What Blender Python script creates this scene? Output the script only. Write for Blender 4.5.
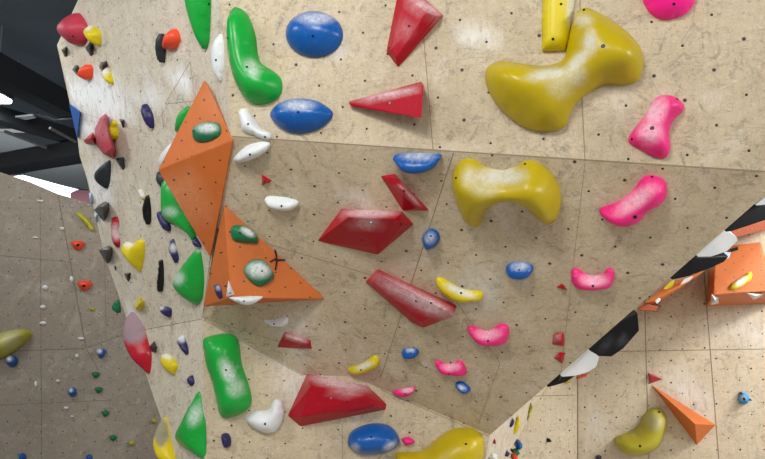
import bpy, bmesh, math, random
import numpy as np
from mathutils import Vector, Matrix
from mathutils.bvhtree import BVHTree
from mathutils.geometry import delaunay_2d_cdt
random.seed(7)
S = bpy.context.scene
for o in list(bpy.data.objects): bpy.data.objects.remove(o)
COL = S.collection

# ------------------------------------------------------------- camera
FPX = 600.0
PITCH = math.radians(7)
CAM = Vector((0, 0, 2.15))
FWD = Vector((0, math.cos(PITCH), math.sin(PITCH)))
UPV = Vector((0, -math.sin(PITCH), math.cos(PITCH)))
RGT = Vector((1, 0, 0))
cd = bpy.data.cameras.new('camera'); cam = bpy.data.objects.new('camera', cd); COL.objects.link(cam)
cd.sensor_width = 36; cd.lens = FPX*36/765; cd.clip_start = .05; cd.clip_end = 60
cam.location = CAM; cam.rotation_euler = (math.pi/2+PITCH, 0, 0)
S.camera = cam
# ------------------------------------------------------------- world, lights, exposure
w = bpy.data.worlds.new('world'); S.world = w; w.use_nodes = True
w.node_tree.nodes['Background'].inputs[0].default_value = (.95, .96, 1, 1)
w.node_tree.nodes['Background'].inputs[1].default_value = .38
S.view_settings.view_transform = 'Standard'; S.view_settings.look = 'None'
S.view_settings.gamma = 1; S.view_settings.use_curve_mapping = False
S.view_settings.exposure = -0.1
def area(name, loc, target, size, power, col=(1, .97, .92)):
    l = bpy.data.lights.new(name, 'AREA'); l.shape = 'RECTANGLE'; l.size = size[0]; l.size_y = size[1]
    l.energy = power; l.color = col
    o = bpy.data.objects.new(name, l); COL.objects.link(o); o.location = loc
    o.rotation_euler = (Vector(target)-Vector(loc)).to_track_quat('-Z', 'Y').to_euler()
    return o
area('gym_light_key', (-1.3, -.6, 5.0), (.2, 3.2, 2.0), (1.3, .7), 150)
area('gym_light_fill', (1.5, -2.5, 4.6), (.3, 3.4, 1.8), (2.5, 1.5), 75)
area('gym_light_left', (-4.3, 1.4, 4.9), (-1.6, 4.2, 2.4), (1.2, .8), 75, (.93, .97, 1))
area('gym_light_right', (6.4, 3.2, 4.6), (2.6, 6.8, 1.5), (1.8, 1.0), 330, (1, .97, .94))
area('added_fill_right_front', (4.6, .6, 3.6), (2.3, 4.6, 1.9), (1.0, .8), 100, (.97, .98, 1))  # added fill, no fixture here: brightens volumes past the diagonal edge
area('added_uplight_hall', (-6.5, 10.5, 3.4), (-7.5, 12.5, 6.6), (2.0, 1.0), 18, (.9, .95, 1))  # added uplight, not a hall fixture: lifts the dark ceiling panels
area('gym_light_right_back', (5.2, 5.0, 5.3), (3.2, 6.8, 1.5), (1.4, .8), 105, (1, .97, .94))
area('gym_light_rear', (-4.0, 4.6, 4.7), (-4.0, 7.0, 1.5), (1.2, .6), 42)

# ------------------------------------------------------------- pixel helpers (points on real surfaces)
def ray(px, py): return FWD + RGT*((px-382.5)/FPX) - UPV*((py-229.5)/FPX)
def P(px, py, d): return CAM + ray(px, py)*d
def proj(p):
    q = p-CAM; d = q.dot(FWD)
    return 382.5+FPX*q.dot(RGT)/d, 229.5-FPX*q.dot(UPV)/d
class Plane:
    def __init__(s, a, b, c):
        s.o = a; n = (b-a).cross(c-a).normalized()
        if n.dot(CAM-a) < 0: n = -n
        s.n = n
        u = RGT - n*RGT.dot(n)
        if u.length < .2: u = FWD - n*FWD.dot(n)
        s.u = u.normalized(); s.v = n.cross(s.u)
    def hit(s, px, py, h=0):
        r = ray(px, py)
        return CAM + r*((s.o + s.n*h - CAM).dot(s.n)/r.dot(s.n))
    def to2(s, p): q = p-s.o; return (q.dot(s.u), q.dot(s.v))
    def to3(s, x, y, h=0): return s.o + s.u*x + s.v*y + s.n*h
    def lattice(s, o, a, b):
        O = np.array(s.to2(s.hit(*o))); A = np.array(s.to2(s.hit(o[0]+a[0], o[1]+a[1])))-O
        B = np.array(s.to2(s.hit(o[0]+b[0], o[1]+b[1])))-O
        s.L = (O, np.linalg.inv(np.array([A, B]).T))
    def uv(s, p):
        O, M = s.L; return tuple(M @ (np.array(s.to2(p))-O))
def plane_px(a, b, c): return Plane(P(a[0], a[1], 1/a[2]), P(b[0], b[1], 1/b[2]), P(c[0], c[1], 1/c[2]))

iA = lambda x, y: 1/3+.000137*(x-450)
iD = lambda x, y: .25+.00006*(y-400)
a_ = lambda x, y: (x, y, iA(x, y))
d_ = lambda x, y: (x, y, iD(x, y))
PL = {}
PL['A'] = plane_px(a_(226, 0), a_(765, 0), a_(455, 152))
PL['C2'] = plane_px(a_(455, 152), a_(765, 172), (490, 435, .252))
PL['D'] = plane_px(d_(202, 318), d_(490, 435), d_(300, 459))
P1 = P(232, 137, 1/iA(232, 137)); P2 = P(455, 152, 1/iA(455, 152)); P5 = PL['D'].hit(490, 435)
PL['C2'] = Plane(P2, PL['A'].hit(765, 172), P5)
def meet(base, n1, n2, px):                    # point of the crease of two faces seen at column px
    t = n1.cross(n2).normalized(); lo = base
    k = (px-382.5)/FPX; q = base-CAM            # (q+t*s).x = k*(q+t*s).FWD
    return base + t*((k*q.dot(FWD)-q.x)/(t.x-k*t.dot(FWD)))
P4 = meet(P5, PL['D'].n, PL['C2'].n, 379)

A1 = PL['D'].hit(202, 318)
Q = PL['C2'].hit(408, 287)            # on the crease P2-P4
Q = P2 + (P4-P2)*((Q-P2).dot(P4-P2)/(P4-P2).length_squared)
AR = P1 + (A1-P1)*.50                 # on the arete
PL['C1'] = Plane(P1, P2, Q)
AR = PL['C1'].hit(214, 226)
PL['E'] = Plane(AR, Q, P4)
F1 = PL['E'].hit(325, 296); 
F2 = PL['D'].hit(303, 375)
FM = meet(P4, PL['D'].n, PL['E'].n, 352)
PL['F'] = Plane(A1, F1, F2)
iB = lambda x, y: .285+.00054*(x-217)-.000144*(y-100)
def iAB(y):                                    # where the front face and the side face meet
    k = .0
    return 217+(iA(217, y)-iB(217, y))/(.00054-.000137)
X0 = P(iAB(-5), -5, 1/iA(iAB(-5), -5))
PL['F3'] = Plane(F1, FM, F2)
PL['B1'] = Plane(X0, A1, P(78, 140, 1/iB(78, 140)))
PL['B2'] = PL['B1']
PL['N'] = Plane(X0, P1, A1)
L2 = PL['B1'].hit(78, 140)
L3 = PL['B2'].hit(131, 331)
PL['B3'] = Plane(A1, PL['D'].hit(205, 459), L3)
PL['K1'] = plane_px((0, 200, 1/7.2), (60, 200, 1/7.4), (40, 400, 1/6.9))
PL['K2'] = Plane(PL['K1'].hit(58, 194), PL['K1'].hit(86, 348), P(135, 330, 7.35))
PL['K3'] = Plane(PL['K1'].hit(86, 348), PL['K1'].hit(0, 352), P(60, 459, 6.75))
PL['K4'] = Plane(PL['K1'].hit(86, 348), PL['K2'].hit(125, 334), PL['K3'].hit(150, 475))
def vertical(px1, d1, px2, d2, py=380):
    a = P(px1, py, d1); b = P(px2, py, d2); return Plane(a, b, a+Vector((0, 0, 1)))
PL['R1'] = vertical(577, 7.0, 765, 6.5)
PL['R0'] = vertical(577, 7.0, 480, 6.45)
WD = Vector((.93, 2.55, 0)).normalized()
DE = PL['D'].hit(478, 500)
PL['G'] = Plane(P5, DE, P5+WD)
EDGE = PL['C2'].hit(862, 110)
PL['H'] = Plane(P5, EDGE, P5+WD)
if PL['H'].n.dot(Vector((1, 0, -1))) < 0: PL['H'].n = -PL['H'].n
LAT = dict(A=((436, 48), (26, 22), (24, -28)), C2=((461.6, 230), (29.5, -9), (14.5, 25)),
    C1=((291, 169.6), (23.5, 16.6), (24, -13.5)), E=((345, 322), (20, 16), (20, -13)), F3=((320, 350), (19, 13), (19, -12)), F=((232, 324), (18, 10), (18, -9)),
    D=((391, 416), (18.5, 16.5), (17, -15)), B1=((130, 150), (10.5, 17), (10.5, -20)), N=((219, 40), (4, 20), (4, -20)),
    B3=((170, 390), (9, 15), (9, -18)), K1=((30, 250), (10.5, 10.5), (10.5, -10.5)), K2=((90, 260), (9, 11), (9, -10)),
    K3=((30, 400), (11, 10.5), (11, -10.5)), K4=((110, 400), (9, 12), (9, -10)), R1=((660, 350), (11, 10.5), (11, -11.5)),
    R0=((560, 420), (9.5, 10.5), (9.5, -10.5)))
for k, v in LAT.items(): PL[k].lattice(*v)

# ------------------------------------------------------------- materials
def lin(h):
    h = h.lstrip('#'); r = []
    for i in (0, 2, 4):
        c = int(h[i:i+2], 16)/255; r.append(c/12.92 if c <= .04045 else ((c+.055)/1.055)**2.4)
    return (*r, 1)
class NT:
    def __init__(s, name):
        s.m = bpy.data.materials.new(name); s.m.use_nodes = True; s.t = s.m.node_tree
        s.b = s.t.nodes['Principled BSDF']
    def n(s, typ, **kw):
        x = s.t.nodes.new(typ)
        for k, v in kw.items():
            if k.startswith('i_'): 
                key = k[2:].replace('_', ' '); x.inputs[int(key) if key.isdigit() else key].default_value = v
            else: setattr(x, k, v)
        return x
    def l(s, a, b): s.t.links.new(a, b)
    def ramp(s, src, p0, p1, c0=(0, 0, 0, 1), c1=(1, 1, 1, 1)):
        r = s.n('ShaderNodeValToRGB'); r.color_ramp.elements[0].position = p0; r.color_ramp.elements[1].position = p1
        r.color_ramp.elements[0].color = c0; r.color_ramp.elements[1].color = c1; s.l(src, r.inputs[0]); return r.outputs[0]
    def mix(s, fac, a, b, mode='MIX'):
        x = s.n('ShaderNodeMix', data_type='RGBA', blend_type=mode)
        for v, i in ((fac, 0), (a, 6), (b, 7)):
            if hasattr(v, 'is_linked'): s.l(v, x.inputs[i])
            else: x.inputs[i].default_value = v
        return x.outputs[2]
    def math(s, op, a, b=None):
        x = s.n('ShaderNodeMath', operation=op)
        for v, i in ((a, 0), (b, 1)):
            if v is None: continue
            if hasattr(v, 'is_linked'): s.l(v, x.inputs[i])
            else: x.inputs[i].default_value = v
        return x.outputs[0]
    def noise(s, scale, detail=4, rough=.6, vec=None, dist=0):
        x = s.n('ShaderNodeTexNoise'); x.inputs['Scale'].default_value = scale; x.inputs['Detail'].default_value = detail
        x.inputs['Roughness'].default_value = rough; x.inputs['Distortion'].default_value = dist
        if vec is not None: s.l(vec, x.inputs['Vector'])
        return x.outputs[0]
def holes(N, col, r=.05, dark=(.018, .014, .01, 1)):
    tc = N.n('ShaderNodeTexCoord')
    off = N.n('ShaderNodeVectorMath', operation='ADD'); off.inputs[1].default_value = (.5, .5, 0); N.l(tc.outputs['UV'], off.inputs[0])
    fr = N.n('ShaderNodeVectorMath', operation='FRACTION'); N.l(off.outputs[0], fr.inputs[0])
    sb = N.n('ShaderNodeVectorMath', operation='SUBTRACT'); sb.inputs[1].default_value = (.5, .5, 0); N.l(fr.outputs[0], sb.inputs[0])
    ln = N.n('ShaderNodeVectorMath', operation='LENGTH'); N.l(sb.outputs[0], ln.inputs[0])
    inner = N.math('LESS_THAN', ln.outputs['Value'], r)
    # a few holes carry a paler worn ring
    fl = N.n('ShaderNodeVectorMath', operation='FLOOR'); N.l(off.outputs[0], fl.inputs[0])
    wn = N.n('ShaderNodeTexWhiteNoise', noise_dimensions='2D'); N.l(fl.outputs[0], wn.inputs['Vector'])
    rim = N.math('MULTIPLY', N.math('LESS_THAN', ln.outputs['Value'], r*1.55), N.math('GREATER_THAN', wn.outputs['Value'], .8))
    c = N.mix(rim, col, (.2, .17, .13, 1))
    return N.mix(inner, c, dark)
def ply(name, base, dirt, r=.05, chalky=1.0):
    N = NT(name); tc = N.n('ShaderNodeTexCoord'); ob = tc.outputs['Object']
    big = N.noise(1.1, 5, .65, ob, .4); c = N.mix(N.ramp(big, .35, .68), lin(base), lin(dirt))
    mp = N.n('ShaderNodeMapping'); mp.inputs['Scale'].default_value = (7, 7, 1.1); mp.inputs['Rotation'].default_value = (.1, .25, .2); N.l(ob, mp.inputs[0])
    gr = N.noise(2.2, 7, .7, mp.outputs[0], 1.4)
    c = N.mix(N.math('MULTIPLY', N.ramp(gr, .48, .75), .34), c, lin('#8d7658'))
    sp = N.noise(9, 8, .78, ob, .5)
    c = N.mix(N.math('MULTIPLY', N.ramp(sp, .54, .62), .26), c, lin('#6d6152'))
    sp2 = N.noise(15, 7, .75, ob, 1.0)
    c = N.mix(N.math('MULTIPLY', N.ramp(sp2, .58, .74), .38), c, lin('#e6ddcb'))
    sm = N.noise(3.6, 8, .7, ob, .9)
    c = N.mix(N.math('MULTIPLY', N.ramp(sm, .52, .70), .42*chalky), c, lin('#d9d2c4'))
    sk = N.noise(5.3, 9, .82, ob, 2.2)
    c = N.mix(N.math('MULTIPLY', N.ramp(sk, .555, .60), .42), c, lin('#5e564c'))
    g1 = N.noise(34, 9, .8, ob, 1.6)
    c = N.mix(N.math('MULTIPLY', N.ramp(g1, .53, .60), .27), c, lin('#665a4b'))
    g2 = N.noise(26, 9, .85, ob, 2.5)
    c = N.mix(N.math('MULTIPLY', N.ramp(g2, .535, .60), .34*chalky), c, lin('#e4dccd'))
    m3 = N.n('ShaderNodeMapping'); m3.inputs['Scale'].default_value = (9, 9, 34); m3.inputs['Rotation'].default_value = (.6, .9, .3); N.l(ob, m3.inputs[0])
    g3 = N.noise(1.0, 8, .75, m3.outputs[0], 2.0)
    c = N.mix(N.math('MULTIPLY', N.ramp(g3, .56, .61), .32), c, lin('#574d42'))
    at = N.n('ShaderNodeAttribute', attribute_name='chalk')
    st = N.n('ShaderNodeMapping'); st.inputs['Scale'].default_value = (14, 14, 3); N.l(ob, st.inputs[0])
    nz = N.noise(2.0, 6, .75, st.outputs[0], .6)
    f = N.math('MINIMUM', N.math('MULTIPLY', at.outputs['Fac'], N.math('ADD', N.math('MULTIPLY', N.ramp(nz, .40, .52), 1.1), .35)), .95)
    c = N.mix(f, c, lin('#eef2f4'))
    c = holes(N, c, r*.72)
    N.l(c, N.b.inputs['Base Color']); N.b.inputs['Roughness'].default_value = .62
    bp = N.n('ShaderNodeBump'); bp.inputs['Strength'].default_value = .12; bp.inputs['Distance'].default_value = .01; N.l(sp, bp.inputs['Height']); N.l(bp.outputs[0], N.b.inputs['Normal'])
    return N.m
M = {}
M['ply'] = ply('birch_plywood', '#c6b698', '#b3a387')
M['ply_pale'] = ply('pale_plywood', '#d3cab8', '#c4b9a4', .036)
M['ply_grey'] = ply('grey_brown_plywood', '#857c6f', '#776e62', .06, .4)
M['ply_light'] = ply('light_birch_plywood', '#d2c4aa', '#c6b698', .06, .6)
def resin(name, col, rough=.38, chalkcol='#dfe2e4', dust=.35, hole=False, spec=.35):
    N = NT(name); tc = N.n('ShaderNodeTexCoord'); ob = tc.outputs['Object']
    n1 = N.noise(6, 5, .6, ob); c = N.mix(N.math('MULTIPLY', N.ramp(n1, .35, .7), .35), lin(col), tuple(x*.72 for x in lin(col)[:3])+(1,))
    n2 = N.noise(24, 8, .8, ob, .8)
    c = N.mix(N.math('MULTIPLY', N.ramp(n2, .57, .72), dust), c, lin(chalkcol))
    at = N.n('ShaderNodeAttribute', attribute_name='chalk')
    n3 = N.noise(34, 10, .82, ob, 1.2)
    a = N.math('MINIMUM', N.math('MULTIPLY', N.math('MULTIPLY', at.outputs['Fac'], N.ramp(n3, .27, .66)), 1.5), .88)
    c = N.mix(a, c, lin(chalkcol))
    if hole: c = holes(N, c, .052, (.05, .02, .01, 1))
    N.l(c, N.b.inputs['Base Color'])
    rr = N.math('ADD', N.math('MULTIPLY', a, .4), rough); N.l(rr, N.b.inputs['Roughness'])
    N.b.inputs['Specular IOR Level'].default_value = spec
    bp = N.n('ShaderNodeBump'); bp.inputs['Strength'].default_value = .10; bp.inputs['Distance'].default_value = .004
    n4 = N.noise(150, 3, .5, ob); N.l(n4, bp.inputs['Height']); N.l(bp.outputs[0], N.b.inputs['Normal'])
    return N.m
M['green'] = resin('green_resin', '#12a03a', .33, dust=.12)
M['dgreen'] = resin('dark_green_resin', '#137048', .4)
M['blue'] = resin('blue_resin', '#0c56a4', .3, dust=.15)
M['lblue'] = resin('light_blue_resin', '#2f8fd0', .4)
M['red'] = resin('red_resin', '#aa0520', .38, '#dcc4ca', dust=.05, spec=.25)
M['dred'] = resin('dusty_red_resin', '#b8364a', .5, '#c9a9ae')
M['yellow'] = resin('yellow_resin', '#b8a20a', .34, '#c9c9bf', dust=.10)
M['olive'] = resin('olive_yellow_resin', '#b3ab30', .3, dust=.12)
M['byellow'] = resin('bright_yellow_resin', '#d6c20a', .4)
M['pink'] = resin('pink_resin', '#e8247c', .45, '#ecc3d2', .42)
M['hotpink'] = resin('hot_pink_resin', '#f81a90', .4, dust=.05)
M['orange'] = resin('orange_painted_plywood', '#c4682c', .55, '#e3ab83', .3, hole=True)
M['orange_plain'] = resin('orange_painted_wedge', '#d0702f', .55, '#e3ab83', .3)
M['orange_red'] = resin('orange_red_resin', '#f2502e', .4)
M['brown'] = resin('dark_orange_painted_wood', '#a85432', .55)
M['purple'] = resin('purple_resin', '#292458', .42, dust=.2)
M['white'] = resin('white_resin', '#dfe4e6', .4, '#f4f4f4', .2)
M['black'] = resin('black_resin', '#0b0d10', .3, '#6b7075', .06)
M['slate'] = resin('dark_slate_resin', '#262c34', .45, '#8d949c', .2)
M['frost_red'] = resin('red_and_frosted_resin', '#b00d24', .35, '#94868e', .1)
M['frost_yellow'] = resin('yellow_and_frosted_resin', '#e0c810', .35, '#8b887c', .1)
M['clear'] = resin('frosted_dusty_resin', '#8d7f86', .4, '#b9b4b8', .5)
def plain(name, col, rough=.5, metal=0, emit=None):
    N = NT(name); N.b.inputs['Roughness'].default_value = rough; N.b.inputs['Metallic'].default_value = metal
    tc = N.n('ShaderNodeTexCoord'); n = N.noise(8, 4, .6, tc.outputs['Object'])
    c = N.mix(N.math('MULTIPLY', N.ramp(n, .3, .7), .3), lin(col), tuple(x*.7 for x in lin(col)[:3])+(1,))
    N.l(c, N.b.inputs['Base Color'])
    if emit: N.b.inputs['Emission Color'].default_value = (*emit[0], 1); N.b.inputs['Emission Strength'].default_value = emit[1]
    return N.m
M['seam'] = plain('panel_joint', '#8c7c64', .9)
M['seam_k'] = plain('dark_panel_joint', '#6d655a', .9)
M['bolt'] = plain('bolt_socket', '#20242a', .4, .6)
M['steel'] = plain('zinc_washer', '#9aa0a4', .35, .8)
M['ceil'] = plain('dark_ceiling_sheet', '#5c6873', .8)
M['ceil_panel'] = plain('grey_ceiling_panel', '#b4bbbc', .8)
M['beam'] = plain('black_steel_beam', '#121418', .6)
M['pipe'] = plain('grey_conduit', '#6e6c6c', .5)
M['mat'] = plain('grey_crash_mat', '#b5aea4', .8)
M['lamp'] = plain('lamp_diffuser', '#ffffff', .5, 0, ((.9, .97, 1), 14))
M['win'] = plain('daylight_window', '#ffffff', .5, 0, ((.95, .98, 1), 3.0))
M['winp'] = plain('pink_poster', '#f0a8b2', .6)

# ------------------------------------------------------------- mesh helpers
def crom(pts, n=6):
    out = []; N = len(pts)
    for i in range(N):
        p0, p1, p2, p3 = (np.array(pts[(i+k-1) % N], float) for k in range(4))
        for j in range(n):
            t = j/n
            out.append(tuple(.5*((2*p1)+(-p0+p2)*t+(2*p0-5*p1+4*p2-p3)*t*t+(-p0+3*p1-3*p2+p3)*t**3)))
    return out
def segdist(pts, poly):
    p = np.array(pts)[:, None, :]; a = np.array(poly)[None]; b = np.roll(a, -1, axis=1)
    ab = b-a; t = np.clip(((p-a)*ab).sum(-1)/np.maximum((ab*ab).sum(-1), 1e-12), 0, 1)
    return np.sqrt((((a+ab*t[..., None])-p)**2).sum(-1)).min(1)
def inside(pts, poly):
    pts = np.array(pts); r = np.zeros(len(pts), bool); n = len(poly)
    for i in range(n):
        x1, y1 = poly[i]; x2, y2 = poly[(i+1) % n]
        c = ((y1 > pts[:, 1]) != (y2 > pts[:, 1]))
        with np.errstate(divide='ignore', invalid='ignore'):
            xi = (x2-x1)*(pts[:, 1]-y1)/((y2-y1) if y2 != y1 else 1e-12)+x1
        r ^= c & (pts[:, 0] < xi)
    return r
def finish(name, me, parent=None, origin=None):
    o = bpy.data.objects.new(name, me); COL.objects.link(o)
    if origin is not None:
        me.transform(Matrix.Translation(-origin)); o.location = origin
    if parent is not None:
        o.parent = parent
        if origin is not None: o.location = origin-parent.location
    return o
def tag(o, label, cat, group=None, kind=None):
    o['label'] = label; o['category'] = cat
    if group: o['group'] = group
    if kind: o['kind'] = kind
def chalk_attr(me, pos, spec):
    if not spec: return
    at = me.attributes.new('chalk', 'FLOAT', 'POINT')
    for i, p in enumerate(pos):
        x, y = proj(p); v = 0
        for c in spec:
            cx, cy, r, s = c[:4]; ry = c[4] if len(c) > 4 else r; an = math.radians(c[5]) if len(c) > 5 else 0
            dx, dy = x-cx, y-cy; u = (dx*math.cos(an)+dy*math.sin(an))/r; q = (-dx*math.sin(an)+dy*math.cos(an))/ry
            v = max(v, s*max(0, min(1, 1.6*(1-math.hypot(u, q)))))
        at.data[i].value = v
def bolt(parent, bvh, px, py, size=.0068, mat='bolt'):
    r = ray(px, py).normalized()
    loc, nor, _, _ = bvh.ray_cast(CAM, r)
    if loc is None: return
    if nor.dot(r) > 0: nor = -nor
    bm = bmesh.new()
    bmesh.ops.create_cone(bm, cap_ends=True, segments=12, radius1=size, radius2=size*.8, depth=.004)
    rot = nor.to_track_quat('Z', 'Y').to_matrix().to_4x4()
    me = bpy.data.meshes.new('bolt'); bm.transform(Matrix.Translation(loc+nor*.001-parent.location) @ rot); bm.to_mesh(me); bm.free()
    me.materials.append(M[mat]); o = bpy.data.objects.new('bolt', me); COL.objects.link(o); o.parent = parent
def dome(pl, px, H, smooth=True, prof=2.0, R=None, iters=4, hf=None, dens=20, skirt=.006):
    """closed resin shell: outline on plane pl, rounded top of height H"""
    if isinstance(pl, str): pl = PL[pl]
    ol = crom(px, 5) if smooth else crom_sharp(px)
    h0 = .25*H
    poly = [pl.to2(pl.hit(x, y, h0)-pl.n*h0) for x, y in ol]
    arr = np.array(poly); mn, mx = arr.min(0), arr.max(0); size = max(mx-mn)
    g = size/dens
    # even out spacing of the outline
    pts = []
    k = 0
    for x in np.arange(mn[0], mx[0], g):
        for y in np.arange(mn[1]+(g/2 if k % 2 else 0), mx[1], g): pts.append((x, y))
        k += 1
    pts = np.array(pts)
    ins = inside(pts, poly); pts = pts[ins]; dd = segdist(pts, poly) if len(pts) else np.array([])
    keep = dd > g*.55; pts = pts[keep]
    # thin inner ring
    ring = []
    n = len(poly); area2 = sum(poly[i][0]*poly[(i+1) % n][1]-poly[(i+1) % n][0]*poly[i][1] for i in range(n)); sg = 1 if area2 > 0 else -1
    for i in range(n):
        t = np.array(poly[(i+1) % n])-np.array(poly[i-1]); t = t/max(np.linalg.norm(t), 1e-9)
        ring.append(np.array(poly[i])+np.array((-t[1], t[0]))*sg*g*.22)
    ring = np.array(ring); rk = inside(ring, poly) & (segdist(ring, poly) > g*.15); ring = ring[rk]
    allp = [Vector(p) for p in poly]+[Vector(p) for p in ring]+[Vector(p) for p in pts]
    edges = [(i, (i+1) % n) for i in range(n)]
    v2, e2, f2, ov, _, _ = delaunay_2d_cdt(allp, edges, [], 1, 1e-6)
    P2d = np.array([tuple(v) for v in v2]); dist = segdist(P2d, poly)
    Rm = R or dist.max(); t = np.clip(dist/Rm, 0, 1); h = H*(1-(1-t)**prof)**(1/prof)
    nb = [[] for _ in v2]
    for a, b in e2: nb[a].append(b); nb[b].append(a)
    bd = dist < g*.02
    for _ in range(iters):
        h2 = h.copy()
        for i in range(len(v2)):
            if not bd[i] and dist[i] > g*.4 and nb[i]: h2[i] = .4*h[i]+.6*np.mean([h[j] for j in nb[i]])
        h = h2
    if hf is not None:
        for i in range(len(v2)):
            x, y = proj(pl.to3(P2d[i][0], P2d[i][1], h[i])); h[i] = max(0, h[i]*hf(x, y))
    bm = bmesh.new(); vs = [bm.verts.new(pl.to3(p[0], p[1], h[i])) for i, p in enumerate(P2d)]
    for f in f2:
        try: bm.faces.new([vs[i] for i in f])
        except ValueError: pass
    be = [e for e in bm.edges if len(e.link_faces) == 1]
    ex = bmesh.ops.extrude_edge_only(bm, edges=be)
    nv = [x for x in ex['geom'] if isinstance(x, bmesh.types.BMVert)]
    for v in nv: v.co -= pl.n*skirt
    bmesh.ops.contextual_create(bm, geom=[e for e in bm.edges if len(e.link_faces) == 1])
    bmesh.ops.recalc_face_normals(bm, faces=bm.faces)
    for f in bm.faces: f.smooth = len(f.verts) <= 4
    return bm
def crom_sharp(px):
    out = []
    n = len(px)
    for i in range(n):
        a = np.array(px[i-1], float); b = np.array(px[i], float); c = np.array(px[(i+1) % n], float)
        out.append(tuple(b+(a-b)*.06)); out.append(tuple(b+((a-b)+(c-b))*.012)); out.append(tuple(b+(c-b)*.06))
        for t in (.25, .5, .75): out.append(tuple(b+(c-b)*t))
    return out
HOLDS = []
def put(bm, name, label, cat, mat, group, chalk, bolts, origin, extra=None):
    me = bpy.data.meshes.new(name)
    bvh = BVHTree.FromBMesh(bm)
    bm.to_mesh(me); bm.free()
    chalk_attr(me, [v.co.copy() for v in me.vertices], chalk)
    me.materials.append(M[mat])
    o = finish(name, me, None, origin)
    tag(o, label, cat, group)
    for b in bolts: bolt(o, bvh, *b)
    return o
def hold(label, pl, px, H, mat, name='climbing_hold', cat='climbing hold', group=None, chalk=(), bolts=(), **kw):
    q = PL[pl] if isinstance(pl, str) else pl
    cx = sum(p[0] for p in px)/len(px); cy = sum(p[1] for p in px)/len(px)
    if q is PL['B1'] or q is PL['B3']: H *= .75
    want = np.array(px); wmn, wmx = want.min(0), want.max(0); cur = want.copy()
    for it in range(3):                       # keep the seen outline at the seen size, bulge included
        bm = dome(q, [tuple(c) for c in cur], H, **kw)
        got = np.array([proj(v.co) for v in bm.verts]); gmn, gmx = got.min(0), got.max(0)
        if it == 2 or max(abs(gmn-wmn).max(), abs(gmx-wmx).max()) < .4: break
        bm.free()
        sc = np.clip((wmx-wmn)/(gmx-gmn), .6, 1.3)
        cur = (cur-(gmn+gmx)/2)*sc+(wmn+wmx)/2
    return put(bm, name, label, cat, mat, group, chalk, bolts, q.hit(cx, cy))
def hull_bm(pts, bev=.004, cuts=4):
    bm = bmesh.new()
    for p in pts: bm.verts.new(p)
    r = bmesh.ops.convex_hull(bm, input=bm.verts)
    junk = [g for g in r['geom_interior'] if isinstance(g, bmesh.types.BMVert)]
    if junk: bmesh.ops.delete(bm, geom=junk, context='VERTS')
    bmesh.ops.dissolve_limit(bm, angle_limit=.03, verts=bm.verts, edges=bm.edges)
    if bev: bmesh.ops.bevel(bm, geom=list(bm.edges), offset=bev, segments=2, affect='EDGES', profile=.6, clamp_overlap=True)
    bmesh.ops.triangulate(bm, faces=bm.faces)
    if cuts: bmesh.ops.subdivide_edges(bm, edges=[e for e in bm.edges if e.calc_length() > .05], cuts=cuts, use_grid_fill=True)
    bmesh.ops.recalc_face_normals(bm, faces=bm.faces)
    return bm
def hull(label, pl, pts, mat, name='climbing_hold', cat='climbing hold', group=None, chalk=(), bolts=(), bev=.004, cuts=3, uvp=None):
    q = PL[pl] if isinstance(pl, str) else pl
    V = []
    for p in pts:
        if isinstance(p, Vector): V.append(p)
        elif len(p) == 2: V.append(q.hit(*p)-q.n*.006)
        else: V.append(q.hit(p[0], p[1], p[2]))
    bm = hull_bm(V, bev, cuts)
    if uvp is not None:
        uv = bm.loops.layers.uv.new('UVMap')
        for f in bm.faces:
            n = f.normal
            best = max(uvp, key=lambda k: abs(k.n.dot(n)))
            for l in f.loops: l[uv].uv = best.uv(l.vert.co)
    c = Vector((0, 0, 0))
    for v in V: c += v
    return put(bm, name, label, cat, mat, group, chalk, bolts, c/len(V))

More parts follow.
